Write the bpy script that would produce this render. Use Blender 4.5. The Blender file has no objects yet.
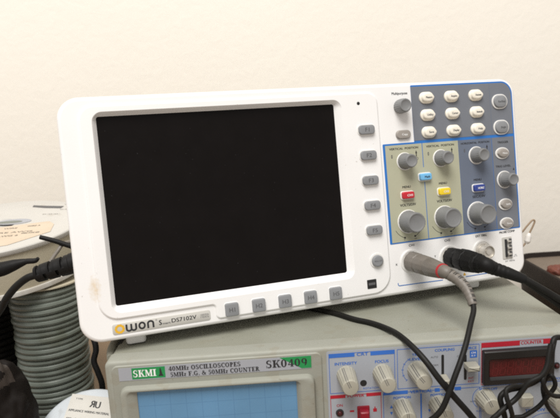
import bpy, bmesh, math, random
from mathutils import Vector, Matrix
from mathutils.geometry import tessellate_polygon
random.seed(7)
S = bpy.context.scene
COL = S.collection
PI = math.pi
MM = 0.001
ORG = {}

# ------------------------------------------------------------------ materials
def srgb(r, g, b):
    f = lambda c: c/12.92 if c <= .04045 else ((c+.055)/1.055)**2.4
    return (f(r/255), f(g/255), f(b/255), 1)

def mat(name, col, rough=.5, bump=0.0, bscale=900, var=.05, vscale=40, metal=0, spec=.5, tint=None, coat=0, sss=0):
    m = bpy.data.materials.new(name); m.use_nodes = True
    nt = m.node_tree; b = nt.nodes['Principled BSDF']
    b.inputs['Roughness'].default_value = rough
    b.inputs['Metallic'].default_value = metal
    b.inputs['Specular IOR Level'].default_value = spec
    if coat: b.inputs['Coat Weight'].default_value = coat; b.inputs['Coat Roughness'].default_value = .15
    tc = nt.nodes.new('ShaderNodeTexCoord')
    n = nt.nodes.new('ShaderNodeTexNoise'); n.inputs['Scale'].default_value = vscale; n.inputs['Detail'].default_value = 5
    nt.links.new(tc.outputs['Object'], n.inputs['Vector'])
    r = nt.nodes.new('ShaderNodeMapRange'); r.inputs[1].default_value = .3; r.inputs[2].default_value = .7
    nt.links.new(n.outputs['Fac'], r.inputs[0])
    mx = nt.nodes.new('ShaderNodeMix'); mx.data_type = 'RGBA'
    c2 = tint if tint else (col[0]*(1-var*2), col[1]*(1-var*2.1), col[2]*(1-var*2.4), 1)
    mx.inputs[6].default_value = col; mx.inputs[7].default_value = c2
    nt.links.new(r.outputs[0], mx.inputs[0]); nt.links.new(mx.outputs[2], b.inputs['Base Color'])
    # roughness wear
    n3 = nt.nodes.new('ShaderNodeTexNoise'); n3.inputs['Scale'].default_value = vscale*2.3
    nt.links.new(tc.outputs['Object'], n3.inputs['Vector'])
    rr_ = nt.nodes.new('ShaderNodeMapRange'); rr_.inputs[3].default_value = max(0, rough-.08); rr_.inputs[4].default_value = min(1, rough+.1)
    nt.links.new(n3.outputs['Fac'], rr_.inputs[0]); nt.links.new(rr_.outputs[0], b.inputs['Roughness'])
    if bump:
        n2 = nt.nodes.new('ShaderNodeTexNoise'); n2.inputs['Scale'].default_value = bscale; n2.inputs['Detail'].default_value = 3
        nt.links.new(tc.outputs['Object'], n2.inputs['Vector'])
        bp = nt.nodes.new('ShaderNodeBump'); bp.inputs['Strength'].default_value = bump; bp.inputs['Distance'].default_value = .0006
        nt.links.new(n2.outputs['Fac'], bp.inputs['Height']); nt.links.new(bp.outputs['Normal'], b.inputs['Normal'])
    return m

def specks(m, scale, thr, col, k=.6):      # sparse dust and dirt spots
    nt = m.node_tree; b = nt.nodes['Principled BSDF']; src = b.inputs['Base Color'].links[0].from_socket
    tc = nt.nodes.new('ShaderNodeTexCoord'); n = nt.nodes.new('ShaderNodeTexNoise'); n.inputs['Scale'].default_value = scale; n.inputs['Detail'].default_value = 2
    nt.links.new(tc.outputs['Object'], n.inputs['Vector'])
    r = nt.nodes.new('ShaderNodeMapRange'); r.inputs[1].default_value = thr; r.inputs[2].default_value = thr+.05; r.inputs[4].default_value = k; nt.links.new(n.outputs['Fac'], r.inputs[0])
    mx = nt.nodes.new('ShaderNodeMix'); mx.data_type = 'RGBA'; nt.links.new(r.outputs[0], mx.inputs[0]); nt.links.new(src, mx.inputs[6]); mx.inputs[7].default_value = col
    nt.links.new(mx.outputs[2], b.inputs['Base Color'])
M = {}
M['white'] = mat('white_abs', (.83, .822, .815, 1), .42, .05, 1500, .025, 18)
M['screen'] = mat('screen_glass', (.0055, .0042, .004, 1), .3, .03, 2500, .1, 60, spec=.12)
M['blueline'] = mat('blue_print', srgb(40, 112, 190), .5)
M['pgrey'] = mat('panel_grey', srgb(112, 116, 124), .55, .1, 2500, .04)
M['pgrey2'] = mat('panel_blue_grey', srgb(101, 110, 127), .55, .1, 2500, .04)
M['pgreen'] = mat('panel_green', srgb(172, 172, 149), .55, .1, 2500, .03)
M['knob'] = mat('knob_grey', srgb(122, 123, 124), .42, .08, 1200, .05, 120)
M['key'] = mat('key_grey', srgb(133, 135, 138), .5, .05, 1200, .05, 120)
M['ring'] = mat('ring_white', (.78, .77, .75, 1), .4)
M['cream_btn'] = mat('button_cream', srgb(232, 226, 212), .38, 0, 900, .03, 90)
M['warm_btn'] = mat('button_warm_grey', srgb(150, 144, 138), .35, 0, 900, .04, 90)
M['ink'] = mat('ink_black', (.02, .02, .022, 1), .6)
M['ink_soft'] = mat('ink_grey', (.10, .10, .105, 1), .6)
M['ink_white'] = mat('ink_white', (.85, .85, .85, 1), .6)
M['red_btn'] = mat('button_red', srgb(190, 34, 50), .35)
M['yel_btn'] = mat('button_yellow', srgb(236, 205, 40), .35)
M['blu_btn'] = mat('button_blue', srgb(48, 66, 140), .35)
M['sky_btn'] = mat('button_skyblue', srgb(112, 178, 222), .35)
M['silver'] = mat('badge_silver', srgb(196, 194, 188), .4, .05, 2500, .04)
M['gold'] = mat('badge_gold', srgb(226, 176, 40), .4)
M['nickel'] = mat('nickel', srgb(205, 200, 192), .34, 0, 900, .05, 150, metal=.55)
M['black'] = mat('black_rubber', (.008, .0077, .0078, 1), .55, .15, 1600, .15, 90, spec=.22)
M['cable'] = mat('cable_black', (.010, .0095, .0085, 1), .5, .1, 1600, .15, 90, spec=.22)
M['plug_grey'] = mat('probe_grey', srgb(112, 106, 99), .48, .12, 1500, .06, 100)
M['plug_red'] = mat('probe_red', srgb(172, 38, 44), .45)
M['hole'] = mat('hole_black', (.01, .01, .01, 1), .6)
M['beige'] = mat('beige_paint', srgb(141, 142, 131), .55, .22, 1300, .04, 30, tint=srgb(134, 134, 121))
M['bezel'] = mat('beige_plastic', srgb(147, 148, 138), .55, .15, 1500, .03, 40)
M['sheet'] = mat('panel_sheet', srgb(158, 163, 171), .5, .08, 2500, .03, 50)
M['sk_knob'] = mat('knob_beige', srgb(162, 159, 146), .45, .05, 1500, .04, 100)
M['p_blue'] = mat('print_blue', srgb(48, 104, 190), .55)
M['p_red'] = mat('print_red', srgb(172, 24, 44), .55)
M['p_green'] = mat('print_green', srgb(28, 138, 74), .55)
M['strip'] = mat('label_silver', srgb(158, 161, 168), .4, .05, 2500, .03)
M['red_win'] = mat('display_red', srgb(80, 17, 19), .3, .08, 900, .25, 220)
M['red_seg'] = mat('display_segment', srgb(88, 21, 22), .4)
M['disp_black'] = mat('display_black', (.008, .007, .0065, 1), .42)
M['led_red'] = mat('led_dark_red', (.05, .006, .006, 1), .2)
M['sw_red'] = mat('switch_red', srgb(135, 16, 36), .32)
M['hose'] = mat('cable_grey_green', srgb(110, 117, 110), .32, .1, 700, .12, 60)
M['reel'] = mat('reel_white', srgb(192, 190, 185), .5, .1, 500, .04, 20)
M['reel_side'] = mat('reel_cream', srgb(186, 178, 156), .6, .15, 300, .06, 25, tint=srgb(172, 165, 146))
M['peach'] = mat('label_peach', srgb(200, 184, 164), .6, .05, 900, .05, 50)
M['bluewhite'] = mat('reel_blue_white', srgb(190, 198, 204), .4, .05, 600, .03, 30)
M['paper'] = mat('label_paper', srgb(214, 212, 205), .6, .05, 900, .03, 60)
M['bag'] = mat('bag_plastic', (.014, .011, .010, 1), .6, .3, 110, .2, 30, spec=.15)
M['bagpale'] = mat('bag_pale', srgb(66, 58, 54), .5, .3, 90, .2, 40)
M['bin'] = mat('bin_brown', (.022, .017, .0145, 1), .45, .15, 500, .12, 20, spec=.1)
M['bin_in'] = mat('bin_felt', srgb(118, 106, 94), .6, .25, 500, .12, 15)
M['orange'] = mat('orange_clay', srgb(112, 60, 46), .6, .5, 150, .15, 60)
M['tie'] = mat('tie_brown', srgb(150, 130, 108), .5)
M['bench'] = mat('bench_tan', srgb(140, 118, 94), .6, .2, 300, .1, 8)
M['tapeclear'] = mat('tie_white', (.75, .73, .7, 1), .4)

def wall_mat():
    m = mat('wall_plaster', (.815, .775, .70, 1), .8, 0, 900, .02, 3, tint=(.795, .75, .675, 1))
    nt = m.node_tree; b = nt.nodes['Principled BSDF']
    tc = nt.nodes.new('ShaderNodeTexCoord')
    n = nt.nodes.new('ShaderNodeTexNoise'); n.inputs['Scale'].default_value = 70; n.inputs['Detail'].default_value = 2.5; n.inputs['Distortion'].default_value = .4
    nt.links.new(tc.outputs['Object'], n.inputs['Vector'])
    bp = nt.nodes.new('ShaderNodeBump'); bp.inputs['Strength'].default_value = .18; bp.inputs['Distance'].default_value = .0026
    nt.links.new(n.outputs['Fac'], bp.inputs['Height']); nt.links.new(bp.outputs['Normal'], b.inputs['Normal'])
    return m
M['wall'] = wall_mat()

def case_stain(m):      # yellowed finger stains on the lower left of the bezel
    nt = m.node_tree; b = nt.nodes['Principled BSDF']
    src = b.inputs['Base Color'].links[0].from_socket
    tc = nt.nodes.new('ShaderNodeTexCoord')
    mp = nt.nodes.new('ShaderNodeMapping'); mp.inputs['Location'].default_value = (-.0118, 0, -.034); mp.vector_type = 'POINT'
    nt.links.new(tc.outputs['Object'], mp.inputs[0])
    mp2 = nt.nodes.new('ShaderNodeMapping'); mp2.inputs['Scale'].default_value = (330, 0, 150)
    nt.links.new(mp.outputs[0], mp2.inputs[0])
    ln = nt.nodes.new('ShaderNodeVectorMath'); ln.operation = 'LENGTH'; nt.links.new(mp2.outputs[0], ln.inputs[0])
    nz = nt.nodes.new('ShaderNodeTexNoise'); nz.inputs['Scale'].default_value = 420; nt.links.new(tc.outputs['Object'], nz.inputs['Vector'])
    ad = nt.nodes.new('ShaderNodeMath'); ad.operation = 'MULTIPLY_ADD'; ad.inputs[1].default_value = 2.2; nt.links.new(nz.outputs['Fac'], ad.inputs[0]); nt.links.new(ln.outputs['Value'], ad.inputs[2])
    mr = nt.nodes.new('ShaderNodeMapRange'); mr.inputs[1].default_value = 1.2; mr.inputs[2].default_value = 2.5; mr.inputs[3].default_value = .55; mr.inputs[4].default_value = 0
    nt.links.new(ad.outputs[0], mr.inputs[0])
    mx = nt.nodes.new('ShaderNodeMix'); mx.data_type = 'RGBA'; nt.links.new(mr.outputs[0], mx.inputs[0]); nt.links.new(src, mx.inputs[6])
    mx.inputs[7].default_value = srgb(205, 178, 132); nt.links.new(mx.outputs[2], b.inputs['Base Color'])
case_stain(M['white'])
specks(M['white'], 420, .735, srgb(150, 138, 120), .5)
specks(M['beige'], 260, .715, srgb(96, 88, 74), .6); specks(M['beige'], 55, .60, srgb(132, 128, 112), .35)
specks(M['bezel'], 330, .72, srgb(110, 102, 86), .5); specks(M['bezel'], 70, .58, srgb(136, 130, 114), .35)
specks(M['screen'], 700, .74, srgb(90, 90, 92), .25)
specks(M['hose'], 30, .58, srgb(88, 92, 80), .6); specks(M['reel'], 40, .6, srgb(176, 170, 160), .6)
specks(M['bluewhite'], 60, .62, srgb(160, 164, 166), .5)

def crt_mat():
    m = mat('crt_blue', srgb(98, 144, 182), .3, .05, 2500, .07, 25)
    nt = m.node_tree; b = nt.nodes['Principled BSDF']
    src = b.inputs['Base Color'].links[0].from_socket
    tc = nt.nodes.new('ShaderNodeTexCoord'); sp = nt.nodes.new('ShaderNodeSeparateXYZ'); nt.links.new(tc.outputs['Object'], sp.inputs[0])
    def lines(sock, off, per, w):
        a = nt.nodes.new('ShaderNodeMath'); a.operation = 'ADD'; a.inputs[1].default_value = off; nt.links.new(sock, a.inputs[0])
        p = nt.nodes.new('ShaderNodeMath'); p.operation = 'PINGPONG'; p.inputs[1].default_value = per/2; nt.links.new(a.outputs[0], p.inputs[0])
        l = nt.nodes.new('ShaderNodeMath'); l.operation = 'LESS_THAN'; l.inputs[1].default_value = w/2; nt.links.new(p.outputs[0], l.inputs[0])
        return l.outputs[0]
    # object origin is the case base: x 155 mm, z -155 mm
    gx = lines(sp.outputs['X'], .155-.0196+1.0, .010, .00035)
    gz = lines(sp.outputs['Z'], -.155+.0205+1.0, .010, .00035)
    mxx = nt.nodes.new('ShaderNodeMath'); mxx.operation = 'MAXIMUM'; nt.links.new(gx, mxx.inputs[0]); nt.links.new(gz, mxx.inputs[1])
    k = nt.nodes.new('ShaderNodeMath'); k.operation = 'MULTIPLY'; k.inputs[1].default_value = .24; nt.links.new(mxx.outputs[0], k.inputs[0])
    mx = nt.nodes.new('ShaderNodeMix'); mx.data_type = 'RGBA'; nt.links.new(k.outputs[0], mx.inputs[0]); nt.links.new(src, mx.inputs[6])
    mx.inputs[7].default_value = srgb(28, 68, 118); nt.links.new(mx.outputs[2], b.inputs['Base Color'])
    return m
M['crt'] = crt_mat()

# ------------------------------------------------------------------ mesh builder (millimetres)
class MB:
    def __init__(s): s.v = []; s.f = []; s.m = []; s.mats = []
    def mi(s, m):
        if m not in s.mats: s.mats.append(m)
        return s.mats.index(m)
    def add(s, vs, fs, m):
        o = len(s.v); k = s.mi(m); s.v += [tuple(p) for p in vs]
        for f in fs: s.f.append(tuple(i+o for i in f)); s.m.append(k)
        return s
    def loft(s, rings, m, cap0=True, cap1=True, closed=True):
        n = len(rings[0]); vs = [p for r in rings for p in r]; fs = []
        for i in range(len(rings)-1):
            for j in range(n if closed else n-1):
                k = (j+1) % n
                fs.append((i*n+j, i*n+k, (i+1)*n+k, (i+1)*n+j))
        if cap0: fs.append(tuple(range(n-1, -1, -1)))
        if cap1: fs.append(tuple((len(rings)-1)*n+j for j in range(n)))
        return s.add(vs, fs, m)
    def prism(s, poly, prof, m, cap0=True, cap1=True):     # poly in x,z ; prof = [(inset, y)]
        return s.loft([[(x, y, z) for x, z in inset(poly, d)] for d, y in prof], m, cap0, cap1)
    def ring(s, outer, inner, y, m):                        # face with a hole, lying at depth y
        tri = tessellate_polygon([[Vector((x, z, 0)) for x, z in outer], [Vector((x, z, 0)) for x, z in inner]])
        return s.add([(x, y, z) for x, z in outer+inner], [tuple(t) for t in tri], m)
    def flat(s, poly, y, m): return s.add([(x, y, z) for x, z in poly], [tuple(range(len(poly)))], m)
    def lathe(s, cx, cz, prof, m, n=40, flute=None, y0=0, sq=None):      # prof = [(r, outward)]
        rings = []
        for r, d in prof:
            R = []
            for i in range(n):
                a = 2*PI*i/n; q = r
                if flute and len(flute) == 2 and r > flute[1]: q = r - (flute[0] if i % 2 else 0)
                R.append((cx+q*math.cos(a), y0-d, cz+q*math.sin(a)))
            rings.append(R)
        return s.loft(rings, m, True, True)
    def box(s, x0, x1, y0, y1, z0, z1, m):
        v = [(x, y, z) for x in (x0, x1) for y in (y0, y1) for z in (z0, z1)]
        return s.add(v, [(0, 1, 3, 2), (4, 6, 7, 5), (0, 4, 5, 1), (2, 3, 7, 6), (0, 2, 6, 4), (1, 5, 7, 3)], m)
    def tube(s, pts, rad, m, n=12, sub=6, caps=True):
        P = catmull(pts, sub); N = len(P)
        if not isinstance(rad, (list, tuple)): R = [rad]*N
        else:
            R = []
            for i in range(N):
                t = i/(N-1)*(len(rad)-1); k = min(int(t), len(rad)-2); R.append(rad[k]+(rad[k+1]-rad[k])*(t-k))
        rings = []; up = Vector((0.13, 0.3, 1)).normalized(); prev = None
        for i in range(N):
            d = (P[min(i+1, N-1)]-P[max(i-1, 0)]).normalized()
            if prev is None:
                a = d.cross(up)
                if a.length < .1: a = d.cross(Vector((1, 0, 0)))
                a.normalize()
            else:
                a = (prev - d*prev.dot(d)).normalized()
            prev = a; b = d.cross(a)
            rings.append([tuple(P[i]+(a*math.cos(2*PI*j/n)+b*math.sin(2*PI*j/n))*R[i]) for j in range(n)])
        return s.loft(rings, m, caps, caps)
    def text(s, t, cx, cz, h, y, m, sx=1.0, bold=0.0, shear=0.0, align='CENTER', rot=0, width=None):
        c = bpy.data.curves.new('tmp_text', 'FONT'); c.body = t; c.size = 1; c.align_x = 'LEFT'; c.shear = shear; c.resolution_u = 3
        o = bpy.data.objects.new('tmp_text', c)
        me = o.to_mesh()
        vs = [(v.co.x, v.co.y) for v in me.vertices]; fs = [tuple(p.vertices) for p in me.polygons]
        o.to_mesh_clear(); bpy.data.objects.remove(o); bpy.data.curves.remove(c)
        if not vs: return s
        x0 = min(v[0] for v in vs); x1 = max(v[0] for v in vs)
        k = h/.70
        kx = k*sx if width is None else width/(x1-x0)
        off = {'CENTER': (x0+x1)/2, 'LEFT': x0, 'RIGHT': x1}[align]
        ca, sa = math.cos(rot), math.sin(rot); out = []
        for vx, vz in vs:
            X = (vx-off)*kx; Z = (vz-.35)*k
            out.append((cx+X*ca-Z*sa, y, cz+X*sa+Z*ca))
        if bold:                                            # heavier print: a second, slightly shifted strike
            bx = bold*1.6*h/.70
            s.add([(px-bx*ca, py-.03, pz-bx*sa) for px, py, pz in out], fs, m)
            out = [(px+bx*ca, py, pz+bx*sa) for px, py, pz in out]
        return s.add(out, fs, m)
    def stroke(s, pts, w, y, m):                            # flat mitred ribbon in x,z
        n = len(pts); L = []; Rr = []
        for i in range(n):
            a = Vector(pts[max(i-1, 0)]); b = Vector(pts[min(i+1, n-1)]); d = (b-a).normalized(); nn = Vector((-d.y, d.x))
            p = Vector(pts[i]); L.append(p+nn*w/2); Rr.append(p-nn*w/2)
        vs = [(p.x, y, p.y) for p in L+Rr]
        return s.add(vs, [(i, i+1, n+i+1, n+i) for i in range(n-1)], m)
    def build(s, name, parent=None, org=None, smooth=35):
        me = bpy.data.meshes.new(name)
        if org is None: org = ORG.get(root_of(parent).name, (0, 0, 0)) if parent else (0, 0, 0)
        me.from_pydata([((x-org[0])*MM, (y-org[1])*MM, (z-org[2])*MM) for x, y, z in s.v], [], s.f)
        for m in s.mats: me.materials.append(M[m])
        me.polygons.foreach_set('material_index', s.m)
        bm = bmesh.new(); bm.from_mesh(me); bmesh.ops.recalc_face_normals(bm, faces=bm.faces); bm.to_mesh(me); bm.free()
        if smooth:
            me.polygons.foreach_set('use_smooth', [True]*len(me.polygons)); me.set_sharp_from_angle(angle=math.radians(smooth))
        o = bpy.data.objects.new(name, me); COL.objects.link(o)
        if parent: o.parent = parent
        else: o.location = Vector(org)*MM
        return o

def root_of(o):
    while o.parent: o = o.parent
    return o
def catmull(pts, sub):
    P = [Vector(p) for p in pts]; out = []
    if len(P) == 2: return [P[0].lerp(P[1], i/sub) for i in range(sub+1)]
    for i in range(len(P)-1):
        a = P[i-1] if i else P[0]*2-P[1]; b, c = P[i], P[i+1]; d = P[i+2] if i+2 < len(P) else P[-1]*2-P[-2]
        for k in range(sub):
            t = k/sub
            out.append(.5*((2*b)+(c-a)*t+(2*a-5*b+4*c-d)*t*t+(3*b-a-3*c+d)*t**3))
    out.append(P[-1]); return out
def inset(poly, d):
    if not d: return list(poly)
    n = len(poly); out = []
    area = sum(poly[i][0]*poly[(i+1) % n][1]-poly[(i+1) % n][0]*poly[i][1] for i in range(n))
    sg = 1 if area > 0 else -1
    for i in range(n):
        p0, p, p1 = Vector(poly[i-1]), Vector(poly[i]), Vector(poly[(i+1) % n])
        a = (p-p0); b = (p1-p)
        if a.length < 1e-9: a = b
        if b.length < 1e-9: b = a
        a = a.normalized(); b = b.normalized(); na = Vector((-a.y, a.x))*sg; nb = Vector((-b.y, b.x))*sg
        m = na+nb; m = m/max(.3, (1+na.dot(nb)))
        q = p+m*d; out.append((q.x, q.y))
    return out
def polyround(pts, rads, n=7):      # rounded polygon, counter-clockwise
    out = []; N = len(pts)
    for i in range(N):
        p = Vector(pts[i]); a = (Vector(pts[i-1])-p); b = (Vector(pts[(i+1) % N])-p); r = rads[i]
        if r <= 0: out.append((p.x, p.y)); continue
        a.normalize(); b.normalize(); ang = a.angle(b); t = r/math.tan(ang/2)
        A = p+a*t; Bp = p+b*t; c = p+(a+b).normalized()*(r/math.sin(ang/2))
        a0 = math.atan2(A.y-c.y, A.x-c.x); a1 = math.atan2(Bp.y-c.y, Bp.x-c.x)
        d = (a1-a0+PI) % (2*PI)-PI
        for k in range(n+1):
            q = a0+d*k/n; out.append((c.x+r*math.cos(q), c.y+r*math.sin(q)))
    return out
def rr(x0, z0, x1, z1, r, n=7):
    R = list(r) if isinstance(r, (tuple, list)) else [r]*4        # bl, br, tr, tl
    return polyround([(x0, z0), (x1, z0), (x1, z1), (x0, z1)], R, n)
def ell(cx, cz, w, h, n=36): return [(cx+w/2*math.cos(2*PI*i/n), cz+h/2*math.sin(2*PI*i/n)) for i in range(n)]
def eye(cx, cz, w, h, n=20, left=True):
    out = []
    for i in range(n):                              # bottom, left to right
        x = -1+2*i/n; out.append((x, -1))
    for i in range(n):
        x = 1-2*i/n; out.append((x, 1))
    res = []
    for x, sg in out:
        k = (1-x*x) if (x > 0 or left) else math.sqrt(max(0, 1-x*x))
        k = max(k, 0)**.62
        res.append((cx+x*w/2, cz+sg*k*h/2))
    return res
def thing(name, label, cat, org=(0, 0, 0), matrix=None, group=None):
    o = bpy.data.objects.new(name, None); COL.objects.link(o); o.empty_display_size = .01
    if matrix is not None: o.matrix_world = matrix
    else: o.location = Vector(org)*MM; ORG[o.name] = org
    o['label'] = label; o['category'] = cat
    if group: o['group'] = group
    return o
def tag(o, label, cat, group=None):
    o['label'] = label; o['category'] = cat
    if group: o['group'] = group
    return o

# ================================================================== setting
w = MB(); w.box(-1500, 1900, 470, 520, -900, 1500, 'wall')
o = w.build('wall', smooth=0); o['kind'] = 'structure'; o['label'] = 'cream plaster wall behind the instruments'
t = thing('workbench', 'tan workbench top under the stacked instruments', 'table', (155, 100, -185))
b = MB(); b.prism(rr(-700, -185, 1000, -155, 3), [(0, -330), (0, 466)], 'bench'); b.build('table_top', t)

# ================================================================== white digital oscilloscope
A3 = Matrix(((0.9672072884882982, -0.2522164079073715, -0.02994903466585214), (0.2539883089732951, 0.9604597510430936, 0.11404825965846538), (0.0, -0.11791501265123604, 0.9930236904482485)))
MW = A3.to_4x4(); MW.translation = Vector((-14.759, 7.679, 10.0))*MM
D = thing('digital_oscilloscope', 'white flat digital oscilloscope with large black screen standing tilted on the beige one', 'oscilloscope', matrix=MW)
def wloc(x, y, z): return MW @ (Vector((x, y, z))*MM) / MM
OUT = rr(0, -1.5, 340, 155.4, (14, 12, 13, 14), 10)
SCR_HOLE = rr(20.6, 16.4, 191, 145.5, 6.5, 7)
c = MB()
c.prism(OUT, [(2.4, 0), (1.3, .25), (.45, 1.0), (0, 2.4), (0, 26), (.8, 26.5), (1.2, 28), (3, 58), (6, 66), (12, 70)], 'white', cap0=False)
c.ring(inset(OUT, 2.4), SCR_HOLE, 0, 'white')
CASE = c.build('case', D)
# raised display surround with bevelled opening
pl = polyround([(13, 12.4), (87.5, 12.4), (87.5, 2.4), (219.4, 2.4), (219.4, 149.6), (13, 149.6)], [12, 2.5, 3, 14, 8, 9], 8)
c = MB()
c.prism(pl, [(-.5, .1), (-.3, -.2), (.25, -.9), (.9, -1.1)], 'white', cap0=False, cap1=False)
c.ring(inset(pl, .9), SCR_HOLE, -1.1, 'white')
hole2 = rr(23.2, 20.4, 186.4, 142.9, 1.6, 7)
c.loft([[(x, -1.1, z) for x, z in SCR_HOLE], [(x, -.7, z) for x, z in inset(SCR_HOLE, .5)], [(x, 2.6, z) for x, z in inset(hole2, -.4)], [(x, 3.0, z) for x, z in hole2], [(x, 3.6, z) for x, z in hole2]], 'white', False, False)
c.build('display_bezel', D)
c = MB(); c.prism(inset(hole2, -1.5), [(0, 5), (0, 3.15)], 'screen'); c.build('screen', D)

# small marks on the display surround
c = MB(); c.lathe(204.1, 142, [(1.25, 0), (1.0, .15)], 'hole', 16, y0=-1.12); c.build('indicator_lamp', D)
c = MB(); c.prism(rr(199.8, 6.9, 207.2, 13.5, .4, 3), [(0, -1.1), (0, -1.35), (.35, -1.4)], 'hole')
c.box(200.8, 206.2, -1.5, -1.38, 9.4, 11.2, 'ink_soft'); c.build('usb_port', D)

def lettering(mb, parent): return mb.build('lettering', parent, smooth=0)
for k, z in enumerate((122.8, 104.3, 86.1, 67.8, 49.6)):
    c = MB(); x = 208.4
    c.prism(rr(x-7.1, z-4.1, x+7.1, z+4.1, 3.2, 6), [(0, -1.05), (.15, -1.5), (.7, -1.65)], 'ring')
    kp = rr(x-6.2, z-3.3, x+6.2, z+3.3, 2.4, 6)
    c.prism(kp, [(0, -1.5), (0, -3.1), (.35, -3.55), (1.0, -3.7)], 'key')
    o = c.build('menu_key', D)
    tx = MB(); tx.text('F%d' % (k+1), x, z, 2.8, -3.76, 'ink_soft', 1.15, .01); lettering(tx, o)
for k, x in enumerate((98.0, 117.0, 136.0, 155.0, 174.2)):
    c = MB(); z = 7.7
    c.prism(rr(x-5, z-4.9, x+5, z+4.9, 1.6, 5), [(0, -1.05), (.1, -1.35), (.5, -1.4)], 'white')
    c.prism(rr(x-4.6, z-4.5, x+4.6, z+4.5, 1.3, 5), [(0, -1.3), (0, -2.9), (.35, -3.3), (1.0, -3.45)], 'key')
    o = c.build('soft_key', D)
    tx = MB(); tx.text('H%d' % (k+1), x, z, 2.9, -3.5, 'ink_soft', 1.0, .01); lettering(tx, o)
c = MB(); c.lathe(208.9, 26.8, [(5.6, 0), (5.5, .5), (4.9, .6)], 'ring', 36, y0=-1.1); c.lathe(208.9, 26.8, [(4.3, .3), (4.2, 2.2), (3.6, 2.6), (3.0, 2.65)], 'key', 36, y0=-1.1)
o = c.build('menu_off_button', D); tx = MB(); tx.text('MENU OFF', 208.9, 26.8, 1.2, -3.8, 'ink_soft', width=6.0); lettering(tx, o)

# badge
c = MB(); bp = rr(19.5, 2.5, 83.3, 9.5, 1.6, 5); c.prism(bp, [(0, 0.1), (0, -.3), (.25, -.45)], 'silver'); BD = c.build('badge', D)
def arc(cx, cz, rx, rz, a0, a1, n=14): return [(cx+rx*math.cos(math.radians(a0+(a1-a0)*i/n)), cz+rz*math.sin(math.radians(a0+(a1-a0)*i/n))) for i in range(n+1)]
tx = MB(); y = -.52; zc = 5.9
tx.stroke(arc(24.1, zc, 2.35, 2.25, 0, 360, 28), 1.4, y, 'gold')
for k in range(10): a = k*36; tx.stroke([(24.1+2.8*math.cos(math.radians(a)), zc+2.7*math.sin(math.radians(a))), (24.1+3.25*math.cos(math.radians(a)), zc+3.1*math.sin(math.radians(a)))], .8, y-.02, 'gold')
def wlet(x):
    tx.stroke([(x, zc+2.3)]+arc(x+1.5, zc-.8, 1.5, 1.3, 180, 360)+[(x+3.0, zc+2.3)], 1.2, y, 'ink')
    tx.stroke([(x+3.0, zc+1.2)]+arc(x+4.5, zc-.8, 1.5, 1.3, 180, 360)+[(x+6.0, zc+2.3)], 1.2, y-.02, 'ink')
wlet(28.4)
tx.stroke(arc(38.2, zc+.1, 1.75, 1.95, 0, 360, 30), 1.2, y, 'ink')
tx.stroke([(42.0, zc-2.3)]+arc(43.7, zc+.8, 1.7, 1.4, 180, 0)+[(45.4, zc-2.3)], 1.2, y, 'ink')
tx.stroke(arc(47.5, zc+2.3, .45, .45, 0, 360, 14), .18, y, 'ink_soft')
tx.text('S', 50.0, zc+.2, 3.3, y, 'ink', .85, .02); tx.text('mart', 54.0, zc-.75, 1.3, y, 'ink_soft', width=5.0, bold=.02)
tx.text('DS7102V', 65.6, zc+.25, 2.7, y, 'ink', width=16.4, bold=.012)
tx.text('100MHz', 79.4, zc+1.0, .9, y, 'ink_soft', width=5.6); tx.text('1GS/s', 79.4, zc-.7, .9, y, 'ink_soft', width=5.6)
tx.stroke([(76.5, zc+.15), (82.2, zc+.15)], .14, y, 'ink_soft')
lettering(tx, BD)

# control panel
c = MB()
back = polyround([(221.3, 37.0), (336.9, 37.0), (336.9, 153.4), (247.6, 153.4), (247.6, 111.3), (221.3, 111.3)], [.8, 1, 10, .6, .3, .8], 8)
c.prism(back, [(0, .1), (0, -.2)], 'blueline')
CP = c.build('control_panel', D, smooth=0)
def plate(poly, m, y=-.34):
    q = MB(); q.prism(poly, [(0, -.1), (0, y)], m); return q.build('panel_section', CP, smooth=0)
plate(rr(247.6, 112.2, 335.8, 152.2, (0, 0, 9, 0)), 'pgrey')
g1 = MB(); g1.prism([(223.1, 37.9), (253.5, 37.9), (253.5, 110.0), (223.1, 110.0)], [(0, -.1), (0, -.34)], 'pgreen')
g1.prism([(254.1, 37.9), (284.9, 37.9), (284.9, 110.0), (254.1, 110.0)], [(0, -.1), (0, -.34)], 'pgreen')
g1.prism([(253.45, 81), (254.15, 81), (254.15, 92), (253.45, 92)], [(0, -.1), (0, -.33)], 'pgreen')
g1.build('panel_section', CP, smooth=0)
plate([(285.1, 37.9), (315.1, 37.9), (315.1, 110.0), (285.1, 110.0)], 'pgrey2')
plate([(315.5, 37.9), (335.8, 37.9), (335.8, 110.0), (315.5, 110.0)], 'pgrey')
tx = MB(); y = -.42; K = 'ink'
tx.stroke([(316.2, 112.2), (316.2, 152.2)], .35, -.36, 'pgrey2')
tx.text('Multipurpose', 238.3, 148.0, 1.9, -.15, K, .9, .012)
for cx, s_ in ((238.3, 'VERTICAL  POSITION'), (269.2, 'VERTICAL  POSITION')): tx.text(s_, cx, 107.3, 1.55, y, K, width=24, bold=.02)
tx.text('HORIZONTAL  POSITION', 300.2, 107.3, 1.5, y, K, width=25.5, bold=.02)
tx.text('TRIGGER', 325.5, 106.0, 1.6, y, K, width=10, bold=.02); tx.text('TRIG LEVEL', 324.5, 87.2, 1.6, y, K, width=14, bold=.02)
for cx in (238.2, 269.3, 300.2): tx.text('MENU', cx, 78.6, 1.7, y, K, width=6.8, bold=.02)
tx.text('VOLTS/DIV', 238.4, 65.2, 1.9, y, K, width=13.2, bold=.02); tx.text('VOLTS/DIV', 269.6, 65.2, 1.9, y, K, width=13.2, bold=.02); tx.text('SEC/DIV', 300.4, 65.6, 1.8, y, K, width=11.5, bold=.02)
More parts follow.
